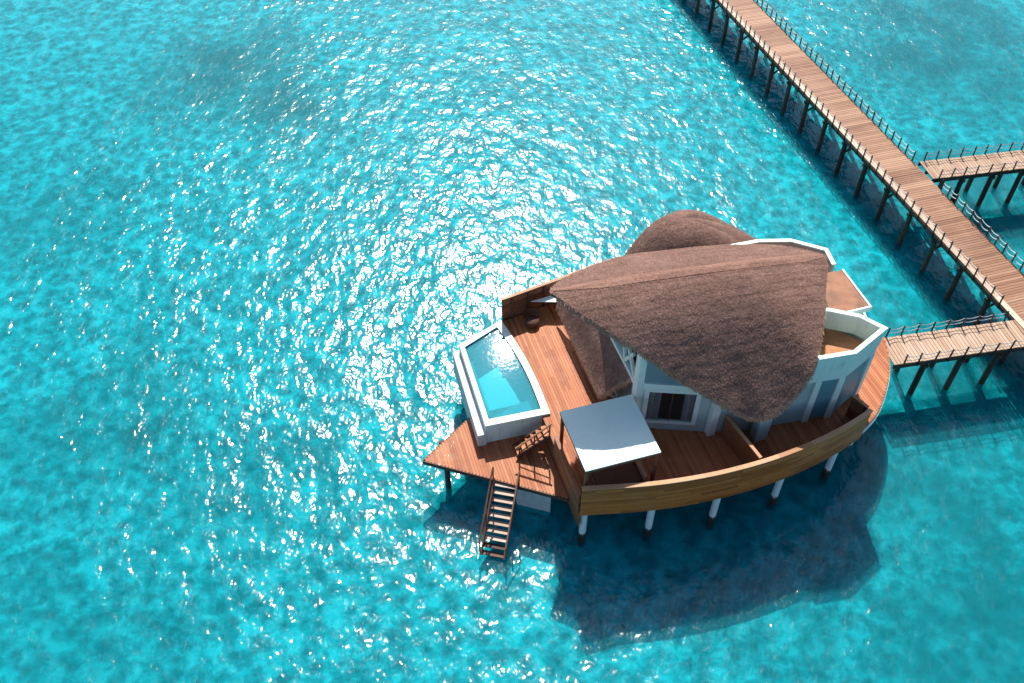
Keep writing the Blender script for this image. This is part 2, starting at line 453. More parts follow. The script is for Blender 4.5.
# columns
def column(uu, vv, z0, z1, w=.42, lean=(0,0)):
    m = MB(); h = w/2
    m.hexa([(uu-h,vv-h,z0),(uu+h,vv-h,z0),(uu+h,vv+h,z0),(uu-h,vv+h,z0)]+[(uu-h+lean[0],vv-h+lean[1],z1),(uu+h+lean[0],vv-h+lean[1],z1),(uu+h+lean[0],vv+h+lean[1],z1),(uu-h+lean[0],vv+h+lean[1],z1)], .5)
    return m.build('column', M['whitetrim'], villa, bevel=.02)
column(-1.25,-1.0, ZD, 7.95, .44)
column(2.05,-2.58, ZD, 6.0, .40)
# front middle wall
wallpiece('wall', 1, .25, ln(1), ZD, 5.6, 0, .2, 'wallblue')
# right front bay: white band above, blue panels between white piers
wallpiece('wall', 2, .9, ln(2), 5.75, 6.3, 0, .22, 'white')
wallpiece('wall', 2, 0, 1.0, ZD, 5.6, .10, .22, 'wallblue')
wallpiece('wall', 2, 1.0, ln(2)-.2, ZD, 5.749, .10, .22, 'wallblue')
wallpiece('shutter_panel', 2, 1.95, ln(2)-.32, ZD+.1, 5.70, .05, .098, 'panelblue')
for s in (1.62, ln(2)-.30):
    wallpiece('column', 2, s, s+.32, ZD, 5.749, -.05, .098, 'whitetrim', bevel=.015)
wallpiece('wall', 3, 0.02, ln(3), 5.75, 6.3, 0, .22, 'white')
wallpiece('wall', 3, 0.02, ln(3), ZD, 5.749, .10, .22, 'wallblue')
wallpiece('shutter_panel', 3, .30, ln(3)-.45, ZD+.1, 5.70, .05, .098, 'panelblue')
wallpiece('column', 3, ln(3)-.36, ln(3)-.02, ZD, 5.749, -.04, .098, 'whitetrim')
for i in (4,5,6,7):
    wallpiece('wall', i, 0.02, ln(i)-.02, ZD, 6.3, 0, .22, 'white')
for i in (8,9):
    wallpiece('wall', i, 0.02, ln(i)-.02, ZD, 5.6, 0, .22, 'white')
# entry door on the walkway side
m = MB(); m.box(10.951,11.02,.55,1.85,ZD,5.1,.5)
ed = m.build('entry_door', M['darkwood'], villa)
m = MB(); m.box(11.021,11.06,1.55,1.60,3.6,4.4); m.build('handle', M['whitetrim'], ed)
# side (bow) wall: glazed gable above the small awning
mb = MB()
mb.box(-1.40,-1.30,-.95,4.2,ZD,3.0,.5)
mb.build('wall', M['wallblue'], villa)
m = MB(); m.box(-1.37,-1.33,-.95,4.2,3.001,5.6,.5); m.build('side_window', M['upperglass'], villa)
m = MB(); m.box(-1.46,-1.26,-1.0,4.4,5.62,5.92,.5); m.build('gable_beam', M['whitetrim'], villa)
m = MB()
for a,b in (((-1.38,-.75,5.95),(-1.38,1.9,9.0)),((-1.38,1.95,5.95),(-1.38,1.95,9.0)),((-1.38,3.9,5.95),(-1.38,2.0,9.0)),((-1.38,.45,5.95),(-1.38,-.35,7.2)),((-1.38,.45,5.95),(-1.38,1.3,8.3))):
    m = MB(); m.beam(a,b,.14,.16,.5); m.build('gable_strut', M['whitetrim'], villa)
m = MB(); m.add([(-1.30,-.8,5.93),(-1.30,3.9,5.93),(-1.30,1.95,8.9)], [(0,1,2)], .5); m.build('gable_window', M['upperglass'], villa)
# room lining seen through the door
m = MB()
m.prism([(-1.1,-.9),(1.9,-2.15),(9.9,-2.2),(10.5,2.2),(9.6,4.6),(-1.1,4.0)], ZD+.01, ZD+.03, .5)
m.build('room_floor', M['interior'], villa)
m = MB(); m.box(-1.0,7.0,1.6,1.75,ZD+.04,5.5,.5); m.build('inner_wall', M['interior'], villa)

# roof terraces on both sides of the entry
def ring(pts, z0, z1, th, name, mat, closed=False):
    m = MB(); n = len(pts)
    for i in range(n if closed else n-1):
        a, b = pts[i], pts[(i+1)%n]
        m.seg(a, b, -.0, math.dist(a,b), 0, th, z0, z1, .5)
    return m.build(name, M[mat], villa)
ZP = 7.4
front_t = [(5.6,-3.28),(8.13,-3.42),(10.27,-2.47)]
m = MB(); m.prism([(6.65,-3.08),(8.0,-3.2),(9.95,-2.3),(8.45,-.55),(7.3,-.5),(7.15,-2.2)], 6.12, 6.30, .5); m.build('terrace_floor', M['terrace'], villa)
def mitre_wall(pts, th, z0, z1, name, mat, cap=None):
    """wall of even thickness to the left of an open polyline, with mitred corners"""
    P = [Vector(p) for p in pts]; N = []
    for i in range(len(P)):
        ds = []
        if i: ds.append((P[i]-P[i-1]).normalized())
        if i < len(P)-1: ds.append((P[i+1]-P[i]).normalized())
        ns = [Vector((-d.y,d.x)) for d in ds]
        if len(ns) == 2:
            b = (ns[0]+ns[1]).normalized(); k = 1/max(.3, b.dot(ns[0]))
            N.append(b*k)
        else: N.append(ns[0])
    m = MB()
    for i in range(len(P)-1):
        q = [P[i], P[i+1], P[i+1]+N[i+1]*th, P[i]+N[i]*th]
        m.hexa([(a.x,a.y,z0) for a in q]+[(a.x,a.y,z1) for a in q], .5)
    o = m.build(name, M[mat], villa)
    if cap:
        m = MB()
        for i in range(len(P)-1):
            q = [P[i]-N[i]*.05, P[i+1]-N[i+1]*.05, P[i+1]+N[i+1]*(th+.05), P[i]+N[i]*(th+.05)]
            m.hexa([(a.x,a.y,z1+.001) for a in q]+[(a.x,a.y,z1+cap) for a in q], .5)
        m.build('coping', M['whitetrim'], o)
    return o
mitre_wall([(6.35,-3.26),(8.13,-3.42),(10.32,-2.45),(9.6,-1.35),(8.4,-.55),(7.4,-.25)], .12, 6.301, ZP, 'parapet', 'white', .08)
m = MB(); m.prism([(6.0,3.0),(10.4,3.2),(9.5,4.7),(7.6,5.2),(6.0,5.2)], 6.12, 6.30, .5); m.build('terrace_floor', M['terrace'], villa)
mitre_wall([(10.55,2.4),(10.75,3.55),(9.35,4.75),(7.7,5.2),(6.2,5.25)], .12, 6.301, 7.1, 'parapet', 'beige', .08)
# flat entry roof between the terraces
m = MB(); m.prism([(8.0,-.55),(10.72,-.55),(10.80,2.12),(8.0,2.25)], 6.80, 6.95, .5); er = m.build('entry_roof', M['entry'], villa)
m = MB()
m.seg((8.0,-.56),(10.73,-.56),0,2.73,-.09,0,6.72,7.0,.5); m.seg((10.73,-.56),(10.81,2.12),-.09,2.69,-.09,-.001,6.72,7.0,.5)
m.build('entry_fascia', M['whitetrim'], er)
m = MB(); m.prism([(7.6,-.5),(10.6,-.5),(10.68,2.0),(7.6,2.2)], 6.31, 6.79, .5); m.build('wall', M['white'], villa)

# ------------------------------------------------------------------ thatched roofs
def cat(pts, s):
    """Catmull-Rom through pts with knots [0..1] given as first item"""
    for i in range(len(pts)-1):
        if s <= pts[i+1][0] or i == len(pts)-2:
            k0, a = pts[i][0], Vector(pts[i][1:]); k1, b = pts[i+1][0], Vector(pts[i+1][1:])
            km, pm = (pts[i-1][0], Vector(pts[i-1][1:])) if i else (k0, a)
            kp, pp = (pts[i+2][0], Vector(pts[i+2][1:])) if i < len(pts)-2 else (k1, b)
            h = k1-k0; q = (s-k0)/h
            m0 = (b-pm)/(k1-km)*h; m1 = (pp-a)/(kp-k0)*h
            return a*(2*q**3-3*q*q+1)+m0*(q**3-2*q*q+q)+b*(-2*q**3+3*q*q)+m1*(q**3-q*q)
VA = 1.95
RA, RB = Vector((-4.8,VA,9.98)), Vector((9.42,VA,8.44))
def rz(u):
    q = max(0,min(1,(u-RA.x)/(RB.x-RA.x)))
    return RA.z+(RB.z-RA.z)*q+.15*math.sin(math.pi*q)
def fall_front(d): return .15*d*d if d < 3.2 else 1.536+.96*(d-3.2)
def fall_back(d): return .25*d+.05*d*d
def ridge(s):
    u = RA.x+(RB.x-RA.x)*s
    return Vector((u, VA, rz(u)))
def knots(pts):
    """plan points of the eave (u, v[, z]) -> knots (s, u, v, steepness)"""
    L = [0]
    for a,b in zip(pts, pts[1:]): L.append(L[-1]+math.dist(a[:2],b[:2]))
    out = []
    for l,a in zip(L, pts):
        k = 1.0
        if len(a) == 3 and a[1] < VA-.3: k = (rz(a[0])-a[2])/fall_front(VA-a[1])
        elif len(a) == 3: k = out[-1][3]
        out.append((l/L[-1], a[0], a[1], k))
    return out
EF = knots([(-4.8,1.95),(-4.44,1.48),(-3.96,0.83),(-3.44,0.30),(-2.51,-0.46),(-1.53,-1.11),(-0.34,-1.94),(0.91,-2.68),(1.95,-3.33,5.92),(2.83,-3.78,5.40),(3.55,-4.09,5.30),(4.21,-4.11,5.45),(4.80,-3.98,5.80),(5.39,-3.77,6.35),(5.77,-3.63,6.75),(6.29,-3.16,7.30),(6.94,-2.23,7.80),(7.60,-1.19,8.10),(8.24,-.07,8.30),(8.90,1.04,8.42),(9.42,1.95,8.44)])
EB = knots([(-4.8,1.95),(-3.99,2.75),(-3.05,3.34),(-2.14,3.80),(-1.50,4.10),(-0.56,4.47),(0.61,4.72),(1.46,4.70),(2.45,4.66),(4.27,4.60),(5.54,4.36),(7.05,3.95),(8.24,3.25),(9.42,1.95)])
def sail(E, fall):
    def fn(s, t):
        e = cat(E, s)
        ur = RA.x+(RB.x-RA.x)*s
        u = ur+(e.x-ur)*t; v = VA+(e.y-VA)*t
        return Vector((u, v, rz(u)-e.z*fall(abs(v-VA))))
    return fn
SF, SB = sail(EF, fall_front), sail(EB, fall_back)
def wob(p, a=.022):
    n = mnoise.noise(p*1.1)*a+mnoise.noise(p*3.3)*a*.6
    return n
def thatch_roof(name, fn, ns, nt, count, mat, parent, thick=.18, flip=False, blade=(.05,.13), mb=None, sgn=1, course=False):
    m = mb or MB()
    def step(p): return .011*(((abs(p.y-VA)+.16*mnoise.noise(p*.9))/.42) % 1.0) if course else 0.0
    def top(s,t):
        p = fn(s,t).copy(); p.z += wob(p)+step(p); return p
    m.grid(top, ns, nt, flip, .45)
    m.grid(lambda s,t: fn(s,t)-Vector((0,0,thick)), ns, nt, not flip, .35)
    # rim at the eave
    for i in range(ns):
        a,b = top(i/ns,1), top((i+1)/ns,1)
        c,d = fn((i+1)/ns,1)-Vector((0,0,thick)), fn(i/ns,1)-Vector((0,0,thick))
        m.add([a,b,c,d],[(0,3,2,1) if flip else (0,1,2,3)], random.uniform(.2,.7))
    # straw strokes lying on the surface
    k = 0; tries = 0
    while k < count and tries < count*3:
        tries += 1
        s = random.random(); t = random.random()**.75
        p = fn(s,t); e = .004
        ds = (fn(min(1,s+e),t)-fn(max(0,s-e),t)); dt = (fn(s,min(1,t+e))-fn(s,max(0,t-e)))
        if random.random() > min(1, (ds.cross(dt)).length/(4*e*e*90)): continue
        n = ds.cross(dt)
        if n.length < 1e-9: continue
        n.normalize()
        if n.z < 0: n = -n
        d = dt.normalized(); sd = n.cross(d)
        ang = random.gauss(0,.28)
        d2 = d*math.cos(ang)+sd*math.sin(ang); sd2 = n.cross(d2)
        L = random.uniform(*blade); w = random.uniform(.008,.017)
        lift0, lift1 = random.uniform(0,.008), random.uniform(.004,.015)
        w0 = wob(p)+step(p); b0 = p+n*(lift0+w0); b1 = p+d2*L+n*(lift1+w0)
        tn = min(1,max(0,random.gauss(.5,.26)))
        m.add([b0-sd2*w, b0+sd2*w, b1+sd2*w*.5, b1-sd2*w*.5], [(0,1,2,3)], tn)
        k += 1
    return m
def fringe(fn_edge, fn_in, count, mat, parent, name='eave_fringe', L=(.10,.28), depth=.18):
    m = MB()
    for i in range(count):
        s = random.random()
        p = fn_edge(s); q = fn_in(s)
        out = (p-q); 
        if out.length < .05: continue
        out.normalize()
        t = (fn_edge(min(1,s+.01))-fn_edge(max(0,s-.01))).normalized()
        base = p-Vector((0,0,depth*random.random()**1.6-.01))-out*random.uniform(0,.10)
        d = (out*random.uniform(.35,1.0)+Vector((0,0,-1))*random.uniform(.15,.9)+t*random.gauss(0,.2)).normalized()
        l = random.uniform(*L); w = random.uniform(.014,.035)
        m.add([base-t*w, base+t*w, base+d*l+t*w*.4, base+d*l-t*w*.4], [(0,1,2,3)], min(1,max(0,random.gauss(.55,.28))))
    return m.build(name, mat, parent)

mb = MB()
thatch_roof('', SF, 64, 100, 52000, None, None, flip=False, mb=mb, course=True)
thatch_roof('', SB, 60, 44, 20000, None, None, flip=True, mb=mb, course=True)
main_roof = mb.build('thatched_roof', M['thatch'], villa, smooth=False)
fringe(lambda s: SF(s,1), lambda s: SF(s,.85), 8000, M['fringe'], main_roof)
fringe(lambda s: SB(s,1), lambda s: SB(s,.85), 1600, M['fringe'], main_roof)
# ridge cap: a raised strip of tighter, paler thatch with a dark lower edge
def capf(s,t):
    s = .015+.97*s
    r = ridge(s); w = .30*min(1, s*6, (1-s)*8+.35)
    a = (t-.5)*2
    p = Vector((r.x, r.y-a*w, r.z))
    p.z = rz(r.x)-(fall_front(a*w) if a > 0 else fall_back(-a*w))+.035
    return p
mb = MB()
thatch_roof('', capf, 60, 8, 3500, None, None, thick=.03, flip=True, mb=mb, blade=(.06,.15))
mb.build('ridge_cap', M['thatch_cap'], main_roof)
# rear thatched dome
DC = Vector((5.0,6.2)); AP = Vector((4.0,6.8,8.25)); DA, DB = 4.55, 2.6
def dome(s,t):
    a = 2*math.pi*s
    b = Vector((DC.x+DA*math.cos(a), DC.y+DB*math.sin(a)))
    d = (b-AP.xy); L = d.length
    k = 2.9-1.5*min(1, max(0,(L-2.4)/3))
    q = AP.xy+d*t
    return Vector((q.x,q.y, 5.1+(AP.z-5.1)*(1-t**k)))
mb = MB(); thatch_roof('', dome, 64, 18, 14000, None, None, flip=False, mb=mb)
rear_roof = mb.build('rear_thatched_roof', M['thatch'], villa)
rear_roof['label'] = 'rounded thatched dome behind the main roof'
fringe(lambda s: dome(s,1), lambda s: dome(s,.85), 1500, M['fringe'], rear_roof)
# small thatched awning over the bow window
def awn(s,t):
    v0 = -.5+.95*t
    return Vector((-1.42-1.08*t, v0+(7.0-v0)*s, 5.80-2.08*t-.05*math.sin(3*math.pi*t)))
mb = MB(); thatch_roof('', awn, 40, 10, 6000, None, None, thick=.2, flip=False, mb=mb)
aw = mb.build('awning_roof', M['thatch'], villa)
fringe(lambda s: awn(s,1), lambda s: awn(s,.8), 2200, M['fringe'], aw, L=(.10,.25), depth=.2)
fringe(lambda s: awn(0,s), lambda s: awn(.1,s), 700, M['fringe'], aw, L=(.10,.25), depth=.2)
m = MB()
for vv in (.6, 2.6, 4.9):
    m = MB(); m.beam((-1.4,vv,2.95),(-2.35,vv,3.75),.09,.09,.5)
    m.build('awning_bracket', M['whitetrim'], aw)
# small white shade sail tied between the rear screen and the eave
sh = thing('shade_sail', 'small white triangular shade sail between the rear screen and the roof tip', 'shade sail', (-2.6,7.4,ZD))
m = MB(); m.prism([(-3.74,7.62),(-1.3,7.85),(-1.3,7.0),(-2.35,7.15)], 3.70, 3.74, .5); m.build('cloth', M['canopy'], sh)
for a in ((-1.42,7.7),(-1.42,7.12)):
    m = MB(); m.tube([(a[0],a[1],ZD),(a[0],a[1],3.699)], .04, 8); m.build('pole', M['whitetrim'], sh)
# pale pier under the drooping roof tip
m = MB(); m.box(3.85,4.5,-3.75,-3.2,ZD,4.7,.5)
m.build('roof_pier', M['wallblue'], villa, bevel=.04)

# ------------------------------------------------------------------ screens (board fences)
def board_fence(name, label, pts, z0, z1, mat, base, inner=None, th=.05, rows=14, rail='rail', lining=False):
    t = thing(name, label, 'fence', base, 'board screens around the villa deck')
    m = MB(); h = (z1-z0)/rows
    i = 0
    for k in range(rows):
        tn = random.random()
        for i in range(len(pts)-1):
            if random.random() < .12: tn = random.random()
            m.seg(pts[i], pts[i+1], 0, math.dist(pts[i],pts[i+1])+.004, random.uniform(0,.006), th, z0+k*h+.006, z0+(k+1)*h-.006, tn)
    m.build('boards', M[mat], t)
    if lining:  # added dark inner boards that keep sunlit bounce off the shaded deck
        m = MB()
        for k in range(5):
            a, b = z0+.3+k*(z1-z0-.32)/5, z0+.3+(k+1)*(z1-z0-.32)/5-.012
            for i in range(len(pts)-1):
                m.seg(pts[i], pts[i+1], 0, math.dist(pts[i],pts[i+1])+.004, th+.102, th+.125, a, b, (k*.37)%1)
        m.build('added_dark_lining', M['darkwood'], t)
    for i in range(0, len(pts)-1, 3):
        m = MB(); m.seg(pts[i], pts[i+1], .03, .13, th+.001, th+.10, z0+.05, z1-.02)
        m.build('fence_post', M['darkwood'], t)
    m = MB(); tn = .5
    for i in range(len(pts)-1):
        if i % 6 == 0: tn = random.random()
        m.seg(pts[i], pts[i+1], 0, math.dist(pts[i],pts[i+1])+.004, -.04, th+(.13 if lining else .08), z1+.001, z1+.05, tn)
    m.build('top_rail', M[rail], t)
    return t
def arc(fn, u0, u1, n, off): return [(u0+(u1-u0)*i/n, fn(u0+(u1-u0)*i/n)+off) for i in range(n+1)]
board_fence('deck_screen', 'long curved olive brown board screen along the front edge of the villa deck', arc(FRONT,-5.35,9.25,48,-.09), 2.22, 4.3, 'screen', (2,-5.7,2.22), rows=13, lining=True)
board_fence('deck_screen', 'brown board screen at the back of the deck beyond the pool', arc(REAR,8.6,-5.35,44,.09), 2.4, 4.35, 'screen_red', (0,8.4,2.4), rows=13)
board_fence('deck_screen', 'short side screen beside the white canopy above the lower deck', [(-5.42,-1.3+(-3.4*(i/8))) for i in range(9)], 2.3, 3.75, 'screen_red', (-5.4,-3,2.3), rows=9, rail='screen_red')
board_fence('deck_screen', 'short board screen closing the right end of the curved front screen', [(9.24,-4.35),(9.1,-3.9),(8.95,-3.5)], ZD, 4.25, 'screen_red', (9.1,-4,ZD), rows=9)
dv = thing('deck_partition', 'reddish brown partition wall standing between the villa wall and the front screen', 'partition', (2.75,-4.2,ZD))
m = MB(); m.seg((2.55,-2.85),(2.95,-5.55),0,2.73,-.06,.06,ZD,4.3,.5); m.build('panel', M['screen_red'], dv)
m = MB(); m.seg((2.55,-2.85),(2.95,-5.55),0,2.73,-.08,.08,4.301,4.35,.6); m.build('top_rail', M['rail'], dv)

# ------------------------------------------------------------------ white canopy and what is under it
cn = thing('sun_canopy', 'flat white square canopy on timber posts over the front deck', 'canopy', (-3.35,-2.8,ZD))
cu0,cu1,cv0,cv1,cz = -5.13,-1.58,-4.52,-1.05,5.16
m = MB(); m.box(cu0,cu1,cv0,cv1,cz,cz+.05,.5)
m.beam((-3.30,cv0+.05,cz+.053),(-3.30,cv1-.05,cz+.053),.035,.012,.5); m.beam((cu0+.1,-2.75,cz+.053),(-3.33,-2.75,cz+.053),.03,.012,.5); m.build('canopy_sheet', M['canopy'], cn, bevel=.015)
m = MB()
m.box(cu0,cu1,cv0,cv0+.09,cz-.15,cz-.001); m.box(cu0,cu1,cv1-.09,cv1,cz-.15,cz-.001)
m.box(cu0,cu0+.09,cv0+.091,cv1-.091,cz-.15,cz-.001); m.box(cu1-.09,cu1,cv0+.091,cv1-.091,cz-.15,cz-.001)
m.box(-3.4,-3.3,cv0+.091,cv1-.091,cz-.13,cz-.002)
m.build('frame', M['stairwood'], cn)
for a in (cu0+.12,cu1-.12):
    for b in (cv0+.12,cv1-.12):
        m = MB(); m.box(a-.07,a+.07,b-.07,b+.07,ZD,cz-.151); m.build('post', M['stairwood'], cn)
db = thing('daybed', 'brown outdoor daybed in the shade under the white canopy', 'daybed', (-3.3,-3.6,ZD))
m = MB(); m.box(-4.4,-2.2,-4.6,-3.0,ZD+.12,ZD+.38); 
for a in (-4.35,-2.25):
    for b in (-4.55,-3.05): m.box(a-.05,a+.05,b-.05,b+.05,ZD,ZD+.119)
m.build('frame', M['stairwood'], db)
m = MB(); m.box(-4.33,-2.27,-4.53,-3.07,ZD+.381,ZD+.56); m.build('mattress', M['cushion'], db, bevel=.05)
m = MB(); m.box(-2.2,-2.1,-4.6,-3.0,ZD+.2,ZD+.85); m.build('armrest', M['rail'], db)
pf = thing('lounge_chair', 'dark brown round lounge chair in the shadow of the rear screen', 'chair', (-3.9,6.85,ZD))
m = MB(); prof = [(0,.0),(.34,.02),(.40,.16),(.40,.32),(.36,.38),(0,.40)]
def lathe(m, c, prof, n=20):
    b = len(m.v)
    for r,z in prof:
        for k in range(n): m.v.append(Vector((c[0]+r*math.cos(2*math.pi*k/n), c[1]+r*math.sin(2*math.pi*k/n), c[2]+z)))
    for i in range(len(prof)-1):
        for k in range(n):
            m.f.append([b+i*n+k,b+i*n+(k+1)%n,b+(i+1)*n+(k+1)%n,b+(i+1)*n+k]); m.t.append(.5)
lathe(m, (-3.9,6.85,ZD), prof); m.build('seat', M['darkwood'], pf, smooth=True)
m = MB()
def bk(s,t):
    a = R(20+140*s); r = .40+.08*t
    return Vector((-3.9+r*math.cos(a), 6.85+r*math.sin(a), ZD+.42+.42*t*math.sin(math.pi*(.15+.7*s))))
m.grid(bk,16,3); m.grid(lambda s,t: bk(s,t)+Vector((0,-.05,0)),16,3,True); m.build('backrest', M['darkwood'], pf, smooth=True)

# ------------------------------------------------------------------ lower deck
ld = thing('swim_deck', 'pointed lower timber deck at the bow below the pool', 'deck', (-7.5,-.8,0))
tri = [(-11.4,.70),(-5.36,-3.42),(-5.36,2.7),(-8.3,2.75)]
def cut(poly, u):
    vs = []
    for i in range(len(poly)):
        a, b = poly[i], poly[(i+1)%len(poly)]
        if (a[0]-u)*(b[0]-u) < 0:
            q = (u-a[0])/(b[0]-a[0]); vs.append(a[1]+(b[1]-a[1])*q)
    return (min(vs),max(vs)) if len(vs) >= 2 else None
m = MB(); u = -11.3
while u < -5.5:
    c = cut(tri, u+PW/2)
    if c: m.box(u+.004,u+PW-.006,c[0],c[1],ZL-.045,ZL+random.uniform(-.003,.003))
    u += PW
m.build('deck_floor', M['lowdeck'], ld)
m = MB()
for a,b in ((tri[0],tri[1]),(tri[3],tri[0])):
    m.seg(a,b,0,math.dist(a,b),-.05,-.001,ZL-.25,ZL-.005)
for vv in (-1.5,0.2,1.6):
    c = [x for x in (-10.2,)]
    m.box(-9.6 if vv < -0.5 else -10.4, -5.4, vv-.06, vv+.06, ZL-.24, ZL-.05) if vv > -1 else m.box(-7.9,-5.4,vv-.06,vv+.06,ZL-.24,ZL-.05)
m.build('edge_beam', M['darkwood'], ld)
pile(-10.35,.25,ZL-.06,ld,.14,'post'); pile(-8.0,.9,ZL-.25,ld,.14,'post')
m = MB(); m.hexa([(-7.35,-1.75,-2),(-5.95,-2.65,-2),(-5.95,-2.3,-2),(-7.35,-1.4,-2),(-7.35,-1.75,ZL-.26),(-5.95,-2.65,ZL-.26),(-5.95,-2.3,ZL-.26),(-7.35,-1.4,ZL-.26)],.5)
pr_ = m.build('support_pier', M['concrete'], ld)

# ------------------------------------------------------------------ pool
pool = thing('plunge_pool', 'white rimmed plunge pool with turquoise water beside the bow deck', 'pool', (-6.6,3.8,.6))
ZR = 2.92
def pr_right(q):   # right edge from front (q=0) to back (q=1), slightly bowed
    return (-4.92+(-5.42+4.92)*q+.22*math.sin(math.pi*q), .70+(7.5-.70)*q)
NR = 12
outer = [(-8.18,.85)]+[pr_right(i/NR) for i in range(NR+1)]+[(-8.03,6.45)]
inner = [(-7.92,1.22)]+[(pr_right(q)[0]-.36, pr_right(q)[1]+(.40*(1-q)-.42*q)) for q in [i/NR for i in range(NR+1)]]+[(-7.80,6.18)]
n = len(outer)
m = MB()
vs = [(x,y,ZR) for x,y in outer]+[(x,y,ZR) for x,y in inner]+[(x,y,.55) for x,y in outer]
fs = [(i,(i+1)%n,n+(i+1)%n,n+i) for i in range(n)]+[(2*n+i,2*n+(i+1)%n,(i+1)%n,i) for i in range(n)]+[tuple(2*n+i for i in range(n-1,-1,-1))]
m.add(vs, fs, .5); m.build('pool_shell', M['white'], pool)
m = MB()
vs = [(x,y,ZR-.001) for x,y in inner]+[(x,y,1.35) for x,y in inner]
fs = [(i,n+i,n+(i+1)%n,(i+1)%n) for i in range(n)]+[tuple(n+i for i in range(n))]
m.add(vs, fs, .5); m.build('basin', M['pooltile'], pool)
m = MB()
m.prism([(-7.88,1.27),(-5.36,1.17),(-5.30,2.45),(-6.2,2.35),(-7.84,1.75)], 1.36, 2.1, .5)
m.prism([(-7.86,2.0),(-7.62,2.0),(-7.52,6.25),(-7.78,6.15)], 1.36, 2.2, .5)
m.build('pool_step', M['poolstep'], pool)
m = MB(); m.add([(x,y,ZR-.10) for x,y in inner], [tuple(range(n))], .5); m.build('pool_water', poolwater_mat(), pool)
# overflow gutter along the sea side
m = MB(); m.hexa([(-8.62,.72,.9),(-8.19,.72,.9),(-8.05,6.5,.9),(-8.42,6.4,.9),(-8.62,.72,2.45),(-8.19,.72,2.45),(-8.05,6.5,2.45),(-8.42,6.4,2.45)],.5)
m.build('overflow_ledge', M['concrete'], pool)
for a,b in ((-7.6,2.0),(-6.2,6.6),(-7.6,5.6)):
    pile(a,b,.56,pool)

# ------------------------------------------------------------------ stairs
st = thing('deck_stair', 'short timber stair with a handrail from the lower deck up to the main deck', 'stairs', (-6.2,-.4,ZL))
ns = 6
for k in range(ns):
    uu = -6.95+k*(1.6/ns); zz = ZL+(k+1)*(ZD-ZL)/ns
    m = MB(); m.box(uu,uu+.25,-.48,.14,zz-.05,zz); m.build('tread', M['lowdeck'], st)
for vv in (-.51,.17):
    m = MB(); m.beam((-7.0,vv,ZL+.12),(-5.35,vv,ZD-.1),.05,.26); m.build('stringer', M['darkwood'], st)
rp = [(-6.9,ZL),(-6.15,ZL+.62),(-5.4,ZD)]
m = MB()
for uu,zz in rp:
    m = MB(); m.beam((uu,-.57,zz),(uu,-.57,zz+.95),.06,.06); m.build('rail_post', M['darkwood'], st)
m = MB(); m.beam((-7.1,-.57,ZL+.92),(-5.3,-.57,ZD+.98),.07,.07); m.build('handrail', M['rail'], st)
m = MB(); m.beam((-6.9,-.57,ZL+.50),(-5.4,-.57,ZD+.5),.045,.045); m.build('mid_rail', M['darkwood'], st)

ws = thing('water_stair', 'steep timber stair with pale treads going down from the lower deck into the sea', 'stairs', (-8.4,-2.6,-.3))
T0, T1 = Vector((-7.88,-1.60,ZL)), Vector((-9.35,-4.25,-.35))
dd = (T1-T0); hd = Vector((dd.x,dd.y,0)).normalized(); sd = Vector((-hd.y,hd.x,0))
hw = .52
for k in range(10):
    q = T0+dd*((k+.6)/10)
    m = MB(); m.hexa([tuple(q+sd*a*hw+hd*b+Vector((0,0,c))) for c in (-.04,0) for a,b in ((-1,-.12),(-1,.12),(1,.12),(1,-.12))])
    m.build('tread', M['tread'] if k < 8 else M['darkwood'], ws)
for a in (-1,1):
    m = MB(); m.beam(T0+sd*a*(hw+.04)+Vector((0,0,.05)), T1+sd*a*(hw+.04), .07,.30); m.build('stringer', M['stairwood'], ws)
    for q in (0.0,.5,.97):
        m = MB(); b = T0+dd*q+sd*a*(hw+.11); m.beam(b, b+Vector((0,0,.95)),.06,.06); m.build('rail_post', M['stairwood'], ws)
    m = MB(); m.beam(T0+sd*a*(hw+.11)+Vector((0,0,.95)), T1+sd*a*(hw+.11)+Vector((0,0,.95)),.07,.07); m.build('handrail', M['stairwood'], ws)

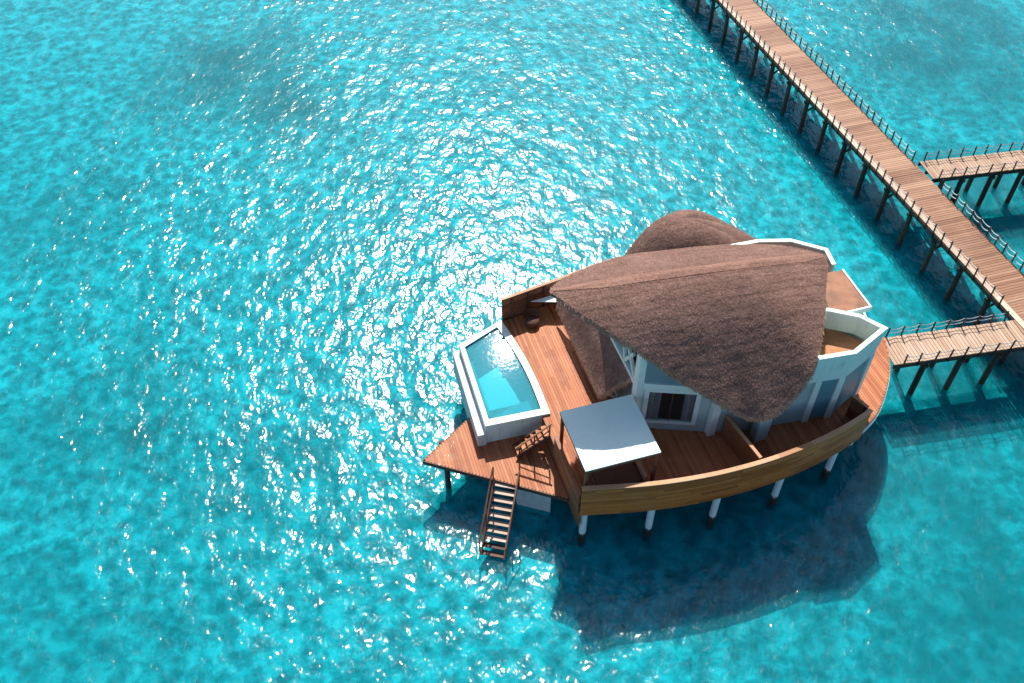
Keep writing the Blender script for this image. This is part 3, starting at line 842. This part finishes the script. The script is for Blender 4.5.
# ------------------------------------------------------------------ walkways
def walkway(t, o, ang, L, w, z, mat, post_l, post_r, pitch=.79, pilestep=2.6, edge=True, plank=.19, railh=.70, pile_from=0.6):
    """local x along, y across (0..w, left side y=w seen along x)"""
    ca, sa = math.cos(ang), math.sin(ang)
    def P(x,y,zz): return Vector((o[0]+x*ca-y*sa, o[1]+x*sa+y*ca, zz))
    def bx(m, x0,x1,y0,y1,z0,z1,tone=None):
        m.hexa([P(x0,y0,z0),P(x1,y0,z0),P(x1,y1,z0),P(x0,y1,z0),P(x0,y0,z1),P(x1,y0,z1),P(x1,y1,z1),P(x0,y1,z1)],tone)
    m = MB(); x = 0; run = random.random()
    while x < L:
        if random.random() < .16: run = random.random()
        jz = random.uniform(-.004,.004)
        gap = .03 if random.random() < .05 else .007
        bx(m, x+gap+.004, x+plank-.012, .0+random.uniform(-.015,.015), w+random.uniform(-.015,.015), z-.05, z+jz, min(1,max(0,.5*run+.5*random.random())))
        x += plank
    m.build('planks', M[mat], t)
    m = MB()
    for y0,y1 in ((-.035,.05),(w-.05,w+.035)): bx(m,0,L,y0,y1,z-.30,z-.052)
    bx(m,0,L,w/2-.05,w/2+.05,z-.30,z-.052)
    m.build('beams', M['post'], t)
    if edge:
        m = MB(); x = 0
        while x < L:
            e = min(L, x+random.uniform(2.4,3.4))
            for y0,y1 in edge: bx(m,x+.006,e-.006,y0,y1,z+.006,z+.04)
            x = e
        m.build('edge_board', M['kerb'], t)
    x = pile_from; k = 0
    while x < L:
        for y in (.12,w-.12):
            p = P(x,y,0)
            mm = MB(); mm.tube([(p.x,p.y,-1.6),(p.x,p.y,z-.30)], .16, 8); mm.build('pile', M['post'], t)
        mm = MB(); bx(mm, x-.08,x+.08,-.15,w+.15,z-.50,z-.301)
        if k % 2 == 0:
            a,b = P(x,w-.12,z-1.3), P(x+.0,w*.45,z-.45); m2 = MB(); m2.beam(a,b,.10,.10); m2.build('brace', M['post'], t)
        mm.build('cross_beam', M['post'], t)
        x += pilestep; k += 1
    for side, spans in ((w+.05, post_l),(-.05, post_r)):
        for (x0,x1) in spans:
            xs = []; x = x0
            while x <= x1+.01: xs.append(x); x += pitch
            for x in xs:
                p = P(x+random.uniform(-.03,.03), side, 0); lx, ly = random.gauss(0,.025), random.gauss(0,.025)
                mm = MB(); mm.beam((p.x,p.y,z-.28),(p.x+lx,p.y+ly,z+railh),.065,.065)
                mm.build('rail_post', M['post'], t)
            for hh, nm in ((railh-.07,'rope'),(railh*.5,'rope')):
                pts = []
                for i in range(len(xs)-1):
                    sag = random.uniform(.07,.15)
                    for q in (0,.25,.5,.75):
                        pts.append(P(xs[i]+pitch*q, side, z+hh-sag*4*q*(1-q)))
                if len(pts) > 2:
                    mm = MB(); mm.tube(pts, .026, 4); mm.build(nm, M['rope'], t)

ZW = 2.4
# main walkway: local x along +v (angle 90 deg + a hair), y across to the left (-u)
jt = thing('walkway', 'long reddish brown plank walkway crossing the corner of the lagoon with rope rails', 'walkway', (22.8,18,0))
walkway(jt, (24.18,-9.0), R(90-.45), 62, 2.80, ZW, 'walk', [(8.9+9-9.0+1.2,49)], [(11.4,20.2),(23.2,48)], edge=[(2.45,2.79)])
b1 = thing('walkway', 'short pale plank branch walkway joining the villa to the main walkway', 'walkway', (17.3,-.5,0))
walkway(b1, (13.35,-1.07), R(-6.7), 8.2, 1.9, ZW, 'branch', [(.5,8.0)], [(.5,8.0)], pitch=.86, pilestep=2.1, edge=None, pile_from=1.9, plank=.2)
b2 = thing('walkway', 'pale plank branch walkway leaving the main walkway towards the right edge', 'walkway', (30,12.4,0))
walkway(b2, (24.55,12.05), R(-6.7), 16, 1.85, ZW, 'branch', [(.35,15)], [(.35,15)], pitch=.86, pilestep=2.1, edge=None, pile_from=2.2, plank=.2)

# tidy helper property
for o in list(bpy.data.objects):
    if '_b' in o.keys(): del o['_b']

# ------------------------------------------------------------------ light, sky, camera
EL, AZ = R(47.3), R(-.6)            # sun beyond the villa, a touch to the left
sd_ = Vector((math.sin(AZ)*math.cos(EL), math.cos(AZ)*math.cos(EL), math.sin(EL)))
sl = bpy.data.lights.new('sun', 'SUN'); sl.energy = 5.0; sl.angle = R(.53); sl.color = (1.0,.95,.89)
so = bpy.data.objects.new('sun', sl); col.objects.link(so)
so.rotation_euler = (-sd_).to_track_quat('-Z','Y').to_euler(); so.location = (0,60,60)
wd = bpy.data.worlds.new('World'); sc.world = wd; wd.use_nodes = True
nt = wd.node_tree; bg = nt.nodes['Background']
sky = nt.nodes.new('ShaderNodeTexSky'); sky.sky_type = 'NISHITA'; sky.sun_disc = False
sky.sun_elevation = EL; sky.sun_rotation = AZ; sky.altitude = 0; sky.air_density = .6; sky.dust_density = .9; sky.ozone_density = 0
nt.links.new(sky.outputs[0], bg.inputs[0]); bg.inputs[1].default_value = .12
cam = bpy.data.cameras.new('camera'); co = bpy.data.objects.new('camera', cam); col.objects.link(co)
co.location = (0,0,38.6); co.rotation_euler = (R(90-47),0,0)
cam.sensor_width = 36; cam.lens = 36*930/1024; cam.clip_end = 6000; cam.clip_start = .5
sc.camera = co
vs_ = sc.view_settings; vs_.view_transform = 'Standard'; vs_.look = 'None'; vs_.exposure = .6; vs_.gamma = 1; vs_.use_curve_mapping = False
sc.cycles.use_denoising = True
sc.cycles.max_bounces = 8; sc.cycles.transparent_max_bounces = 12
sc.cycles.caustics_reflective = False; sc.cycles.caustics_refractive = False
sc.cycles.sample_clamp_indirect = 4
